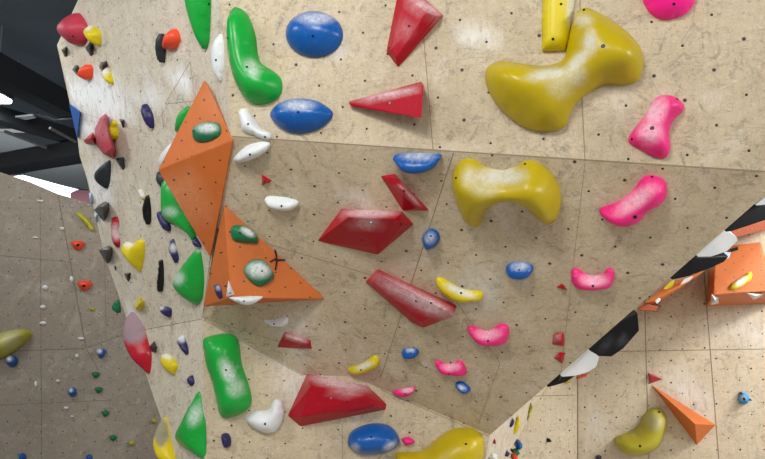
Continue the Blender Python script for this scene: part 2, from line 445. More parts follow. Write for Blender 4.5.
# ------------------------------------------------------------- walls
def strip(bm, pl, pts, wdt, mi, uvl, off=.0008):
    for (x1, y1), (x2, y2) in zip(pts, pts[1:]):
        a = pl.hit(x1, y1, off); b = pl.hit(x2, y2, off); t = (b-a).normalized(); s = pl.n.cross(t)*wdt/2
        f = bm.faces.new([bm.verts.new(a-s), bm.verts.new(b-s), bm.verts.new(b+s), bm.verts.new(a+s)]); f.material_index = mi
def wall(name, facets, mat, seams=(), chalk=(), seam_mat='seam', g=.16, extra=()):
    bm = bmesh.new(); uvl = bm.loops.layers.uv.new('UVMap')
    for pk, poly in facets:
        pl = PL[pk]
        pts3 = [p if isinstance(p, Vector) else pl.hit(*p) for p in poly]
        p2 = [pl.to2(p) for p in pts3]; arr = np.array(p2); mn, mx = arr.min(0), arr.max(0)
        gp = np.array([(x, y) for x in np.arange(mn[0]+g/2, mx[0], g) for y in np.arange(mn[1]+g/2, mx[1], g)])
        if len(gp): gp = gp[inside(gp, p2)]
        if len(gp): gp = gp[segdist(gp, p2) > g*.3]
        n = len(p2)
        v2, e2, f2, *_ = delaunay_2d_cdt([Vector(p) for p in p2]+[Vector(p) for p in gp], [(i, (i+1) % n) for i in range(n)], [], 1, 1e-6)
        vs = [bm.verts.new(pl.to3(v[0], v[1])) for v in v2]
        for i in range(min(n, len(vs))):
            if (v2[i]-Vector(p2[i])).length < 1e-5: vs[i].co = pts3[i]
        for f in f2:
            fc = bm.faces.new([vs[i] for i in f])
            fc.normal_update()
            if fc.normal.dot(pl.n) < 0: fc.normal_flip()
            for l in fc.loops: l[uvl].uv = pl.uv(l.vert.co) if hasattr(pl, 'L') else (.5, .5)
    for q in extra:
        fc = bm.faces.new([bm.verts.new(p) for p in q])
        for l in fc.loops: l[uvl].uv = (.5, .5)
    for pk, pts, wd in seams: strip(bm, PL[pk], pts, wd, 1, uvl)
    me = bpy.data.meshes.new(name); bm.to_mesh(me); bm.free()
    chalk_attr(me, [v.co.copy() for v in me.vertices], chalk)
    me.materials.append(M[mat]); me.materials.append(M[seam_mat])
    o = finish(name, me); o['kind'] = 'structure'; return o
A, B1, B2, B3, D, C2, E = (PL[k] for k in ('A', 'B1', 'B2', 'B3', 'D', 'C2', 'E'))
T0 = A.hit(iAB(-90), -90); TR = A.hit(900, -90); P3 = A.hit(900, 181)
# C2 meets A along the seam
P3 = C2.hit(900, 181)
L2 = P(78, 140, 5.0); L1 = B1.hit(57, 45); L0 = B1.hit(120, -90)
BD = D.hit(206, 540); L4 = B3.hit(176, 462); L5 = B3.hit(196, 540); L2b = B1.hit(104.5, 255)
wall('wall_front', [('A', [T0, TR, P3, P2, P1, X0])], 'ply',
     seams=[('A', [(420, -150), (424, 40), (433, 150)], .004), ('A', [(577, -150), (582, 100), (585, 161)], .004), 
            ('A', [(232, 136.4), (455, 151.4), (765, 171.4)], .006)],
     chalk=[(338, 50, 16, .3), (478, 36, 22, .4), (375, 95, 30, .35, 8, -8), (300, 100, 25, .35, 8), (610, 100, 20, .2)], g=.1)
wall('wall_overhang', [('C1', [P1, P2, Q, AR]), ('E', [AR, Q, P4, FM, F1]), ('F3', [F1, FM, F2]), ('F', [A1, F1, F2]), ('F', [A1, AR, F1]),
     ('C2', [P2, P3, EDGE, P5, P4])], 'ply',
     seams=[('C2', [(453.5, 153), (380, 380)], .005), ('C1', [(216, 228), (285, 249), (407, 286)], .004), ('C2', [(455, 300), (500, 363), (478, 425)], .003),
            ('C2', [(585, 163), (560, 380)], .002), ('F', [(204, 318), (305, 350)], .003)],
     chalk=[(352, 203, 16, .7, 8), (500, 200, 26, .25), (725, 201, 10, .5, 5), (420, 268, 30, .25, 14, 25), (300, 330, 30, .2), (480, 290, 30, .25)], g=.1)
D2 = D.hit(480, 474)
wall('wall_lower', [('D', [A1, F2, FM, P4, P5, DE, BD])], 'ply',
     seams=[('D', [(342, 424), (343, 520)], .004), ('D', [(380, 389.5), (489, 436.5)], .004), ('D', [(204, 320), (303, 376)], .004)],
     chalk=[(300, 390, 30, .3), (430, 405, 40, .3, 12, 20)], g=.1)
BK = Vector((.25, 1.6, 0))
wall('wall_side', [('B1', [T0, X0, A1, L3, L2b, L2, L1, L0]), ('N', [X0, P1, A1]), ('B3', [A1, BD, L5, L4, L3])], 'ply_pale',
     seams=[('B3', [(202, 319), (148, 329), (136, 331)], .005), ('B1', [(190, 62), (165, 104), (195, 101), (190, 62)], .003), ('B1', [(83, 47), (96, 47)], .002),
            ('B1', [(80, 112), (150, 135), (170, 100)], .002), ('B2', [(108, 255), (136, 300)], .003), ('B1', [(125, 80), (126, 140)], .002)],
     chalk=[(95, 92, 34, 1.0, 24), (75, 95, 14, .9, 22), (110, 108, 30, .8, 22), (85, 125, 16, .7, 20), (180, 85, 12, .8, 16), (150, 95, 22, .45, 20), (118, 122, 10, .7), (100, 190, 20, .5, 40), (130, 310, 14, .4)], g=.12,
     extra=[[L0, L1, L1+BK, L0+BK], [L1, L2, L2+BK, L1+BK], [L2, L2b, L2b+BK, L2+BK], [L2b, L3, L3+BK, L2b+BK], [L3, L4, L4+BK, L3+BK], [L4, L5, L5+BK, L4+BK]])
FAR = WD*2.75
wall('wall_return', [('H', [P5, EDGE, EDGE+FAR, P5+FAR]), ('G', [P5, DE, DE+FAR, P5+FAR])], 'ply_pale', g=.3)
PL['G'].lattice((500, 450), (6, 14), (6, -12))
for ob in COL.objects:
    if ob.name == 'wall_return':
        pass
# far left wall
K1, K2, K3, K4 = (PL[k] for k in ('K1', 'K2', 'K3', 'K4'))
ka, kb, kc, kd = K1.hit(58, 194), K1.hit(86, 348), K1.hit(-160, 357), K1.hit(-160, 128)
ke = K2.hit(170, 226); kf = K2.hit(170, 318)
wall('wall_left', [('K1', [kd, K1.hit(0, 172), K1.hit(30, 182), ka, kb, kc]), ('K2', [ka, ke, kf, kb]), ('K3', [kc, kb, K3.hit(150, 500), K3.hit(-160, 500)]),
     ('K4', [kb, kf, K4.hit(215, 500), K3.hit(150, 500)])], 'ply_grey',
     seams=[('K1', [(58, 195), (86, 348)], .012), ('K3', [(-100, 355), (0, 351.5), (85, 348.5)], .012), ('K3', [(41, 350), (42, 480)], .008), ('K3', [(-80, 407), (0, 405), (115, 400)], .008),
            ('K4', [(87, 348), (125, 334)], .01), ('K3', [(87, 350), (117, 402), (150, 480)], .01), ('K1', [(-60, 250), (70, 262)], .008), ('K1', [(40, 190), (41, 348)], .006),
            ('K2', [(104, 215), (106, 340)], .006)],
     seam_mat='seam_k', g=.4)
# far right wall
R1, R0 = PL['R1'], PL['R0']
wall('wall_right', [('R1', [R1.hit(577, 130), R1.hit(960, 130), R1.hit(960, 500), R1.hit(577, 500)]),
     ('R0', [R0.hit(577, 130), R0.hit(470, 130), R0.hit(470, 500), R0.hit(577, 500)])], 'ply_light',
     seams=[('R1', [(643, 240), (646, 355), (650, 500)], .010), ('R1', [(703, 260), (707, 310), (722, 500)], .010), ('R1', [(577, 352), (765, 349)], .008),
            ('R0', [(500, 397), (574, 395)], .008), ('R1', [(577.6, 240), (577.6, 500)], .014)],
     chalk=[(695, 398, 14, .7, 9), (600, 420, 20, .3), (740, 330, 30, .3)], g=.35)

# ------------------------------------------------------------- floor, ceiling, hall
def box_bm(bm, c, s, rot=None):
    m = Matrix.Translation(c) @ (rot or Matrix.Identity(4)) @ Matrix.Diagonal((*s, 1))
    bmesh.ops.create_cube(bm, size=1, matrix=m)
def boxo(name, c, s, mat, rot=None, bev=0):
    bm = bmesh.new(); box_bm(bm, Vector((0, 0, 0)), s, rot)
    if bev: bmesh.ops.bevel(bm, geom=list(bm.edges), offset=bev, segments=2, affect='EDGES')
    me = bpy.data.meshes.new(name); bm.to_mesh(me); bm.free(); me.materials.append(M[mat])
    o = bpy.data.objects.new(name, me); COL.objects.link(o); o.location = c; return o
fl = boxo('floor', (0, 5, -.15), (22, 20, .3), 'mat'); fl['kind'] = 'structure'
CZ = 6.6
ce = boxo('ceiling', (0, 5, CZ+.1), (22, 20, .2), 'ceil'); ce['kind'] = 'structure'
def cpt(px, py, z=CZ):
    r = ray(px, py); return CAM + r*((z-CAM.z)/r.z)
def bar(name, a, b, w, h, mat, label, cat, group=None):
    d = (b-a); L = d.length; rot = d.to_track_quat('X', 'Z').to_matrix().to_4x4()
    o = boxo(name, (a+b)/2, (L, w, h), mat, rot, .004)
    tag(o, label, cat, group); return o
# a panelled dark end wall of the hall with a bright window band
EY = 15.0
ew = boxo('wall_back', (0, EY+.1, 3.2), (22, .2, 6.6), 'ceil'); ew['kind'] = 'structure'
def epx(px, py):
    r = ray(px, py); return CAM+r*((EY-.02-CAM.y)/r.y)
def quad_thick(name, pts, th, mat, label=None, cat=None, kind=None):
    bm = bmesh.new(); n = (pts[1]-pts[0]).cross(pts[2]-pts[0]).normalized()
    f = bm.faces.new([bm.verts.new(p) for p in pts])
    r = bmesh.ops.extrude_face_region(bm, geom=[f])
    for v in r['geom']:
        if isinstance(v, bmesh.types.BMVert): v.co += n*th
    bmesh.ops.recalc_face_normals(bm, faces=bm.faces)
    me = bpy.data.meshes.new(name); bm.to_mesh(me); bm.free(); me.materials.append(M[mat])
    c = sum(pts, Vector((0, 0, 0)))/len(pts); o = finish(name, me, None, c)
    if kind: o['kind'] = kind
    else: tag(o, label, cat)
    return o
Z9 = 9.5
def dpx(px, py, d=0): return epx(px, py)-Vector((0, d, 0))
quad_thick('window_1', [dpx(-60, 142), dpx(-3, 161), dpx(10, 166.5), dpx(8, 171), dpx(-60, 152)], .03, 'win', kind='structure')
quad_thick('window_2', [dpx(12, 176.5), dpx(23, 175), dpx(42, 180), dpx(60, 185), dpx(78, 189.5), dpx(71, 199), dpx(40, 192)], .03, 'win', kind='structure')
quad_thick('banner', [dpx(0, 170, .02), dpx(10, 168, .02), dpx(14, 177, .02), dpx(8, 181, .02), dpx(-6, 176, .02)], .02, 'winp', 'pink banner edge between the two bright windows at far left', 'banner')
quad_thick('banner', [dpx(71, 193, .02), dpx(77, 190, .02), dpx(92, 191, .02), dpx(92, 203, .02), dpx(71, 200, .02)], .02, 'winp', 'pink banner edge at the right end of the bright window band', 'banner')
# ceiling panels and beams
def cpanel(pts, z, label):
    quad_thick('ceiling_panel', [cpt(x, y, z) for x, y in pts], .03, 'ceil_panel', label, 'ceiling panel')
cpanel([(-60, 118), (0, 131), (8, 132.5), (56, 152), (25, 158), (10, 165), (-60, 150)], 5.2, 'grey ceiling panel above the leftmost bright window')
cpanel([(25, 174), (45, 168), (82, 161), (92, 163), (95, 191), (60, 184)], 4.9, 'grey ceiling panel just above the long bright window')
cpanel([(-20, 121), (33, 115.5), (36, 118), (-20, 129)], 5.3, 'narrow grey ceiling panel strip under the bright ceiling lamp')
bar('ceiling_beam', cpt(-40, 50, 5.4), cpt(70, 108, 5.4), .35, .35, 'beam', 'black ceiling beam running past the bright ceiling lamp', 'ceiling beam')
bar('ceiling_beam', cpt(-60, 176, 5.0), cpt(95, 149, 5.0), .5, .3, 'beam', 'black ceiling beam between the two grey ceiling panels', 'ceiling beam')
bar('ceiling_beam', cpt(-60, 98, 5.3), cpt(90, 142, 5.3), .3, .25, 'beam', 'black ceiling beam beside the slanting grey pipe', 'ceiling beam')
bar('ceiling_pipe', cpt(5, 131.5, 5.1), cpt(57, 151.5, 5.1), .05, .05, 'pipe', 'thin grey pipe along the edge of the left ceiling panel', 'pipe')
bar('ceiling_pipe', cpt(50, 128, 5.1), cpt(78, 143, 5.1), .04, .04, 'pipe', 'short thin grey pipe near the blue triangle volume', 'pipe')
def tube(name, pts, r, mat, label, cat):
    cu = bpy.data.curves.new(name, 'CURVE'); cu.dimensions = '3D'; cu.bevel_depth = r; cu.bevel_resolution = 2
    s = cu.splines.new('POLY'); s.points.add(len(pts)-1)
    for i, p in enumerate(pts): s.points[i].co = (*p, 1)
    t = bpy.data.objects.new('tmp', cu); COL.objects.link(t)
    me = bpy.data.meshes.new_from_object(t.evaluated_get(bpy.context.evaluated_depsgraph_get())); bpy.data.objects.remove(t)
    me.name = name; me.materials.clear(); me.materials.append(M[mat]); c = pts[0].copy()
    o = finish(name, me, None, c); tag(o, label, cat); return o
bpy.context.view_layer.update()
tube('ceiling_cable', [cpt(37, 113, 5.2), cpt(40, 115.5, 5.2), cpt(48, 117, 5.2), cpt(55, 120, 5.2), cpt(62, 119, 5.2), cpt(72, 118.5, 5.2)], .015, 'pipe', 'thin grey cable sagging below the dark ceiling', 'cable')
for (x, y0, y1, lab) in ((2, 25, 97, 'thin hanging rod carrying the bright ceiling lamp'), (18.5, 60, 97, 'thin grey rod hanging to the right of the ceiling lamp')):
    a = cpt(x, y0); d = (a-CAM).dot(FWD); b = P(x, y1, d); b = Vector((a.x, a.y, b.z))
    tube('hanging_rod', [a, b], .012, 'pipe', lab, 'rod')
# the lamp
lp = P(-3, 99, 9.6)
lamp = bpy.data.objects.new('ceiling_lamp', None); COL.objects.link(lamp); lamp.location = lp
tag(lamp, 'bright white ceiling lamp hanging at the left edge', 'lamp')
h = boxo('housing', (0, 0, .07), (.34, .34, .08), 'pipe', bev=.01); h.parent = lamp
h = boxo('diffuser', (0, 0, 0), (.30, .30, .06), 'lamp', bev=.01); h.parent = lamp

ll = bpy.data.lights.new('lamp_light', 'AREA'); ll.size = .28; ll.energy = 30; ll.color = (.9, .97, 1)
lo = bpy.data.objects.new('lamp_light', ll); COL.objects.link(lo); lo.location = lamp.location+Vector((0, 0, -.06))
# ============================================================= HOLDS
def ell(cx, cy, rx, ry, n=12, an=0):
    a = math.radians(an); r = []
    for i in range(n):
        t = 2*math.pi*i/n; x = rx*math.cos(t); y = ry*math.sin(t)
        r.append((cx+x*math.cos(a)-y*math.sin(a), cy+x*math.sin(a)+y*math.cos(a)))
    return r
# ---- orange volumes on the arete
OB = B2.hit(188, 170)
o_top = B1.hit(205, 79); o_r = P(233, 140, 3.285); o_bot = P1+(A1-P1)*0
o_bot = Plane(P1, A1, P1+(P1-CAM).cross(A1-P1)).hit(211, 258)
tt = (o_bot-P1).dot(A1-P1)/(A1-P1).length_squared; o_bot = P1+(A1-P1)*tt
o_bot = P(210.5, 258, (o_bot-CAM).dot(FWD)-.01)
o_l = P(158, 170, 3.62)
OP1 = Plane(o_top, o_r, o_l); OP2 = Plane(o_l, o_r, o_bot)
OP1.lattice((204, 100), (15, -4), (11, 15)); OP2.lattice((174, 180), (14.7, -6.3), (11.3, 14.7))
hull('large upper orange pyramid volume wrapping the left corner of the wall', 'B2', [o_top, o_r, o_l, o_bot, B1.hit(180, 125)-B1.n*.02, B2.hit(185, 190)-B2.n*.02, P1+Vector((0, .06, 0))], 'orange',
     'climbing_volume', 'climbing volume', 'orange volumes on the left corner', chalk=[(208, 105, 16, .35), (180, 195, 25, .4), (195, 215, 20, .3)], uvp=[OP1, OP2], bev=.006)
C1, Fp = PL['C1'], PL['F']
q_t = C1.hit(224, 204); q_r = E.hit(326, 299); q_l = P(203, 306.5, 3.93); q_m = P(231, 298, 3.50)
OP3 = Plane(q_t, q_r, q_m); OP3.lattice((240, 247), (16, -4), (10, 15))
hull('lower orange triangle volume under the large orange pyramid', 'E', [q_t, q_r, q_l, q_m, E.hit(262, 303), C1.hit(240, 225)-C1.n*.02, E.hit(250, 285)-E.n*.03, P(208, 288, 3.80)], 'orange',
     'climbing_volume', 'climbing volume', 'orange volumes on the left corner', chalk=[(265, 270, 12, .3)], uvp=[OP3], bev=.005)
g = 'green holds'
hold('large bright green kidney shaped hold beside the upper blue oval', 'A', [(227,21),(232,9),(239,7),(248,16),(255,35),(257,52),(261,63),(272,70),(281,78),(283,89),(278,99),(265,105),(251,104),(241,94),(232,75),(227.5,52),(226.5,35)], .13, 'green', chalk=[(252, 68, 14, .55, 9, 60)], bolts=[(247, 67), (228, 38)], dens=26, prof=1.7)
hold('big blue oval hold near the top of the wall, upper of two', 'A', ell(314.5, 34.5, 29, 23.5), .10, 'blue', chalk=[(316, 18, 26, .6, 8)], bolts=[(313, 36)], prof=1.8)
hold('big blue oval hold just above the front crease, lower of two', 'A', [(270,115),(277,105),(290,99.5),(302,98.5),(316,100.5),(328,107),(333.5,114),(329,122),(318,130),(303,133.8),(288,132.5),(276,125)], .09, 'blue', chalk=[(298, 105, 22, .65, 7)], bolts=[(298, 112)], prof=1.8)
hold('white dumbbell shaped hold between green kidney hold and lower blue oval', 'A', [(239,110.5),(243,108.4),(247,110.5),(254,119),(262,129),(270.6,133),(271.8,136.6),(269.7,139.7),(261,138.7),(254,135.7),(242.7,131.4),(240.4,122.7),(238.7,115.7)], .05, 'white', bolts=[(248, 124), (265, 137)])
hold('white leaf shaped hold just below the crease beside orange pyramid', 'C1', [(233.5,157.5),(237.5,152.3),(247,145),(259,141.5),(267,141.3),(270.6,143.6),(268.9,148.8),(261,155.8),(248.8,161),(238.4,162.4),(234,160.7)], .07, 'white', bolts=[(250, 154.5)])
hold('white lens shaped hold left of the green kidney hold', 'N', [(221,34),(216.6,38),(212,49),(211.4,59),(214,71.5),(218.4,80),(221,82),(224,70),(224.6,56),(223.6,42)], .05, 'white', bolts=[(216, 60)])
hold('green spear shaped hold cut by the top edge', 'B1', [(184,-14),(185,3.5),(189,17),(196,35),(203,47),(207,49.5),(210.7,42),(212.4,21),(213,0),(212,-16)], .10, 'green', bolts=[(209, 4)])
hull('red angular wedge hold at the top edge above red spike', 'A', [(398,-12),(412,-14),(444,15),(398,68),(385.5,51.5),(405,-4,.05),(427,12.5,.10),(437,16,.06),(396,58,.05),(391,49,.05)], 'red', chalk=[(425, 6, 26, .75, 6, 30), (405, 30, 14, .2)], bolts=[(409, 26), (389, 48)])
hull('long thin red spike hold pointing left under the red wedge', 'A', [(349,101),(421,81),(418,112),(352,106),(348.5,103,.03),(424,85,.13),(421.5,118,.13),(351,106,.03)], 'red', chalk=[(390, 94, 36, .8, 5, -10)], bolts=[(390, 103, .007, 'steel')])
hold('flat yellow block hold cut by the top edge', 'A', [(543,-14),(541.6,20),(541.6,52),(564.6,51),(568,42),(573,10),(577,-14)], .07, 'byellow', smooth=False, chalk=[(572, 10, 7, .7, 25)], bolts=[(561, 4), (553, 39)], R=.05, iters=1)
def saddle(x, y):
    # waist of the dumbbell is lower, with a scooped track along its upper side
    d = abs((x-568)*.75+(y-74)*.66)
    return 1 - .25*math.exp(-(d/26)**2)
hold('huge mustard yellow dumbbell shaped macro hold at the upper centre', 'A', [(485,73),(489.6,66),(502,61),(519,63),(540,65.6),(556,63),(564.6,56),(568,38),(573,19),(580,9),(589,7.7),(606.5,15.7),(624,28),(638,43),(643.5,56),(643,70),(637,81),(624,84.5),(606,84),(592.5,90.7),(578.6,101),(570,115),(564.6,127),(550.7,132),(530,130),(512,120),(495,103),(486,85.5)], .24, 'yellow',
     name='macro_hold', chalk=[(548, 74, 28, 1.0, 8, -8), (577, 62, 22, .95, 8, -48), (583, 20, 12, .7, 9), (590, 42, 9, .9, 16), (560, 85, 18, .4), (575, 75, 16, .6)], bolts=[(603, 46, .01), (584, 10)], dens=34, iters=8, prof=1.7, hf=saddle)
hold('round hot pink hold cut by the top edge', 'A', [(645,-16),(642,-5),(643.6,3.5),(652,15.7),(666,20.5),(683.7,15.7),(694,5),(697,-6),(690,-18),(668,-25)], .09, 'hotpink', bolts=[(674, 4)])
hold('upright pink dumbbell hold above the crease at right', 'A', [(628,139.5),(631.4,132.5),(645,115),(654,99.4),(662.8,95),(675,96.6),(684.4,104.6),(683.7,111.6),(675,120),(669.8,132.5),(670.8,150),(666,158.7),(655.8,158.7),(641.9,151.7),(629.6,144.7)], .10, 'pink', chalk=[(655, 112, 14, .8, 22, 25), (650, 132, 16, .7)], bolts=[(652, 128, .01), (677, 99), (632, 139)], dens=26, prof=1.7)
# ---- overhang
hold('blue half round hold hanging just under the crease', 'C1', [(393,155),(410,152.6),(440,154),(442,157.4),(435,168),(419.4,174),(403.7,170.7),(395,161.6)], .10, 'blue', chalk=[(418, 156, 22, .6, 6)], bolts=[(415, 162, .006, 'steel')])
hull('narrow red shard hold touching the corner of the red pentagon', 'C1', [(379.3,176.3),(394,173.8),(429.9,211.5),(402,211.5),(397,178,.06),(403,190,.10),(420,207,.06)], 'red', chalk=[(402, 187, 6, .5, 3), (412, 198, 14, .5, 4, 48)], bolts=[(404, 191)])
hull('large red pentagon hold in the centre of the overhang', 'C1', [(341,209),(402,211.5),(414,224.8),(377.5,255.8),(316,242),(349,217,.14),(396,219,.14),(404,224,.10),(376,248,.06)], 'red', chalk=[(370, 213, 34, .9, 6), (367, 222, 18, .6, 8)], bolts=[(371, 223, .01, 'steel'), (362, 240), (401, 224)], bev=.006)
hull('tiny red triangle hold below the white leaf shaped hold', 'C1', [(261,174),(273,181),(261,187),(264,181,.04)], 'red', bolts=[(265, 181, .006)], cuts=0)
hold('small white almond hold right of the orange pyramid', 'C1', [(264.4,197.5),(270.7,195.8),(288,197.5),(299.3,202),(296.8,208),(288,211),(274,208.7),(266.5,203.5)], .06, 'white', bolts=[(281.5, 206)])
hold('large mustard yellow arch shaped macro hold under the crease', 'C2', [(452,185),(453,169.6),(461,159),(473,158),(485,166),(501,169.6),(515,166),(525.5,160),(537.7,161.6),(551.6,173),(560.3,189),(561.4,206),(556.8,220),(548,224.4),(537.7,218.5),(525.5,206),(515,200),(504.5,199),(494,204.5),(485,213),(481,223.7),(475,227),(466,222),(457.4,206)], .17, 'yellow',
     name='macro_hold', chalk=[(500, 176, 34, 1.0, 12), (472, 178, 14, .7), (484, 187, 20, .5, 13)], bolts=[(456, 178), (493, 168, .006), (525, 164)], dens=30, prof=1.7, hf=lambda x, y: 1+.22*math.exp(-((y-183)/16)**2))
hold('small round blue hold below the red shard hold', 'C2', [(422,239.4),(424.6,232.4),(431.6,228),(438.6,232.4),(440.3,241),(435,248),(426.4,249.9)], .07, 'blue', chalk=[(430, 238, 8, .5)], bolts=[(431, 236, .006)])
hold('small blue oval hold centred below the yellow arch', 'C2', [(505.6,269),(511.5,262),(523.7,261.4),(533.5,266),(531.4,275),(522,279.5),(509.8,277)], .07, 'blue', chalk=[(520, 266, 12, .6, 6)], bolts=[(519, 270, .006)])
hold('pink banana shaped hold at right of the overhang', 'C2', [(599,210.5),(617.4,202.8),(631.4,192),(642,178),(652,174.5),(664.5,180),(667,190.6),(662.8,201),(648.8,210),(638,222),(621,227),(605,220)], .10, 'pink', chalk=[(636, 200, 30, .7, 11, -35)], bolts=[(635, 217, .01), (652, 177)], dens=26)
hold('small pink saddle hold with two raised ends beside a tiny red triangle', 'C2', [(571,271),(574,267.5),(579,269),(588,275),(602,274.5),(607,268),(612,267.8),(614.4,272),(612.7,283),(607.4,288.5),(592,290.5),(579.5,290),(572,283)], .06, 'pink', chalk=[(594, 280, 18, .8, 9)], bolts=[(593, 286, .007)])
hull('tiny dark red triangle hold left of the small pink saddle hold', 'C2', [(555,288),(562,283),(569,291.7),(562,288,.03)], 'red', cuts=0)
hold('slim yellow crimp hold right of the red trapezoid', 'C2', [(436,278.5),(440,276.6),(446,279.5),(462,289),(472,291),(482,292.5),(483.5,298),(478,301.5),(460,302.5),(448,297),(439,288)], .055, 'byellow', chalk=[(460, 291, 20, 1.0, 5, 22)], bolts=[(461, 293, .007)])
hull('long red slanted trapezoid hold crossing the centre crease', 'C2', [(364.5,282.4),(377.5,269.4),(457,306),(453.4,317),(423,329),(412,324),(379,274,.08),(372,283,.08),(446,310,.11),(421,322,.07)], 'red', chalk=[(425, 303, 44, .85, 11, 26), (400, 290, 36, .5, 12, 28)], bolts=[(416, 301), (431, 303)], bev=.006)
hold('pink saddle hold, largest of those under the yellow crimp', 'C2', [(467.5,328),(470,324.5),(477,327),(488,331),(499,323.5),(506,323),(509.3,329),(506.5,343),(495,346.5),(480.5,345.5),(473,338)], .07, 'pink', chalk=[(488, 334, 16, .75, 8)], bolts=[(488, 341, .007)])
hold('small pink saddle hold right above the small slanted blue hold', 'C2', [(435,361.8),(438,359.5),(449,364.5),(459,360),(464,363),(467,375.4),(454,376.2),(440.6,373.5)], .05, 'pink', chalk=[(451, 367, 12, .7, 6)], bolts=[(449, 374, .006)])
hold('small slanted blue hold beneath the smallest pink saddle hold', 'C2', [(455.4,382),(461.7,380.6),(469,386.4),(471,392),(463.5,394),(456,387.5)], .05, 'blue', chalk=[(462, 388, 6, .7, 3, 30)], bolts=[(464, 390, .005)])
hull('small square red hold, upper of the pair near the diagonal edge', 'C2', [(553,334.5),(564,332),(564.6,347.5),(551.5,345.5),(556,336,.04),(562,343,.04)], 'red', chalk=[(556, 338, 4, .5)], cuts=0)
hull('small pointed red hold, lower of the pair near the diagonal edge', 'C2', [(559.6,352),(565.8,353),(562.5,365.8),(552,358.5),(561,357,.04)], 'red', chalk=[(556, 357, 4, .4)], cuts=0)
hold('short yellow crimp hold above the big red hold', 'E', [(347.5,368),(360.5,364),(372,355.5),(377,355),(380,360),(377,367.5),(360.5,374.5),(349.4,372.5)], .05, 'byellow', chalk=[(364, 366, 12, .9, 4, -20)], bolts=[(361, 370, .006)])
hold('small blue oval hold below the red trapezoid', 'C2', [(401.7,352.6),(406.5,347),(415.7,347),(419.4,352.6),(415,359.2),(404.6,359)], .05, 'blue', chalk=[(410, 350, 6, .6, 3)], bolts=[(411, 353, .005)])
hold('thin chalky pink hold above the lower crease', 'C2', [(392.5,391),(404.6,388.4),(415.7,386),(414,393),(406.5,397),(399,396)], .035, 'pink', chalk=[(407, 390, 9, .9, 4)], bolts=[(405, 394, .005)])
hold('white pinch hold under the lower orange triangle', 'E', [(261.7,317.6),(270,317),(286.7,314),(291,320),(286.7,327),(274,326),(266.5,322)], .06, 'white', bolts=[(274, 324, .006)])
hull('small red wedge hold between white pinch and big red hold', 'F', [(284,332),(310.7,340.5),(312,350),(276,348.5),(286,336,.05),(306,343,.05)], 'red', chalk=[(296, 338, 16, .8, 4, 18)], bolts=[(302, 346, .006)])
# ---- holds on the orange volumes
hold('dusty green oval hold on the large orange pyramid', OP1, [(192,131),(197.4,125),(208,121.5),(219,123),(222,131),(218,138),(206,143),(194.6,142)], .05, 'dgreen', chalk=[(207, 128, 14, .8, 7)], bolts=[(194, 131, .006)])
hold('dark green hold near the tip of the lower orange triangle', OP3, [(231,227),(237.5,224.8),(248,227),(258.5,236.5),(256.7,243.6),(235.8,242),(230.6,236)], .06, 'dgreen', chalk=[(248, 232, 10, .9, 5, 30)], bolts=[(240, 233, .006)])
hold('chalky pale green hold in the middle of the lower orange triangle', OP3, [(243.5,269),(253,259),(265.5,260),(274,271),(273.5,279.5),(261,286.5),(249.8,281)], .06, 'dgreen', chalk=[(259, 270, 16, .9, 11)], bolts=[(262, 271, .006)])
hold('small purple hold at the lower left of the orange triangle', OP3, [(214,286),(218,284),(221.5,288),(223,297),(220,299.5),(216,294)], .05, 'purple', chalk=[(218, 288, 4, .4)])
hull('small white triangular spike hold on the lower orange triangle', OP3, [(228.5,279),(235.5,295),(226,297),(230.5,291,.04)], 'white', bolts=[(230, 293, .005)], cuts=0)
hold('white half moon hold on the bottom edge of the orange triangle', OP3, [(229,298),(238,296.6),(252,296),(263,297),(254,303.5),(247.5,305),(241,304)], .05, 'white', bolts=[(244, 301, .005)])
def marks(label, segs, pl, r):
    bm = bmesh.new()
    for a, b in segs:
        p = pl.hit(*a, .004); q = pl.hit(*b, .004); d = q-p
        bmesh.ops.create_cone(bm, cap_ends=True, segments=8, radius1=r, radius2=r*.7, depth=d.length, matrix=Matrix.Translation((p+q)/2) @ d.to_track_quat('Z', 'Y').to_matrix().to_4x4())
    me = bpy.data.meshes.new('black_strap'); bm.to_mesh(me); bm.free(); me.materials.append(M['black'])
    o = finish('black_strap', me, None, pl.hit(*segs[0][0])); tag(o, label, 'strap')
marks('thin branching black strap beside the chalky pale green hold', [((275, 249), (277, 259)), ((277, 259), (275.5, 270)), ((277, 260), (285, 260)), ((277, 258), (270, 262))], OP3, .006)
# ---- lower wall
hold('tall bright green slab hold left of the white jug', 'D', [(202.8,341.5),(209,336),(224,333.4),(235,336),(239.6,345),(241.8,363.6),(248,382),(252,400.4),(247,410.5),(231.5,418),(222,417),(218,407.8),(213,385.7),(205.8,363.6)], .16, 'green', chalk=[(228, 372, 18, .75, 9, 65), (236, 388, 12, .5)], bolts=[(226, 370, .007)], dens=26, prof=1.8)
hold('white curved jug hold between green slab and big red hold', 'D', [(245.5,418.8),(253.6,411.5),(268,409.6),(273,402),(277,399),(283,402),(285,415),(277.5,430),(268,433),(255.5,429)], .10, 'white', chalk=[(262, 415, 10, .5)], bolts=[(265, 424, .008)])
hold('small purple hold below the green slab hold', 'D', [(221,435),(228,432.8),(231.5,439),(231,447),(224,448)], .06, 'purple')
hull('big red tapered hold on the lower wall', 'D', [(307,373),(368,385.5),(387,404),(386,410),(300,427),(287,416),(311,386,.18),(366,397,.18),(375,406,.14),(302,417,.12)], 'red', chalk=[(340, 383, 40, .9, 8, 11), (350, 391, 20, .5, 6)], bolts=[(331, 398, .008, 'steel'), (347, 402, .006)], bev=.008)
hold('blue oval hold at the bottom centre beside the yellow hold', 'D', [(347.6,441),(353,430),(371.5,423),(390,425.4),(399.5,437),(398,446.4),(386,453),(364,454.8),(351,448)], .14, 'blue', chalk=[(390, 446, 10, .6, 5, -30), (355, 448, 6, .5)], bolts=[(371, 437, .008)])
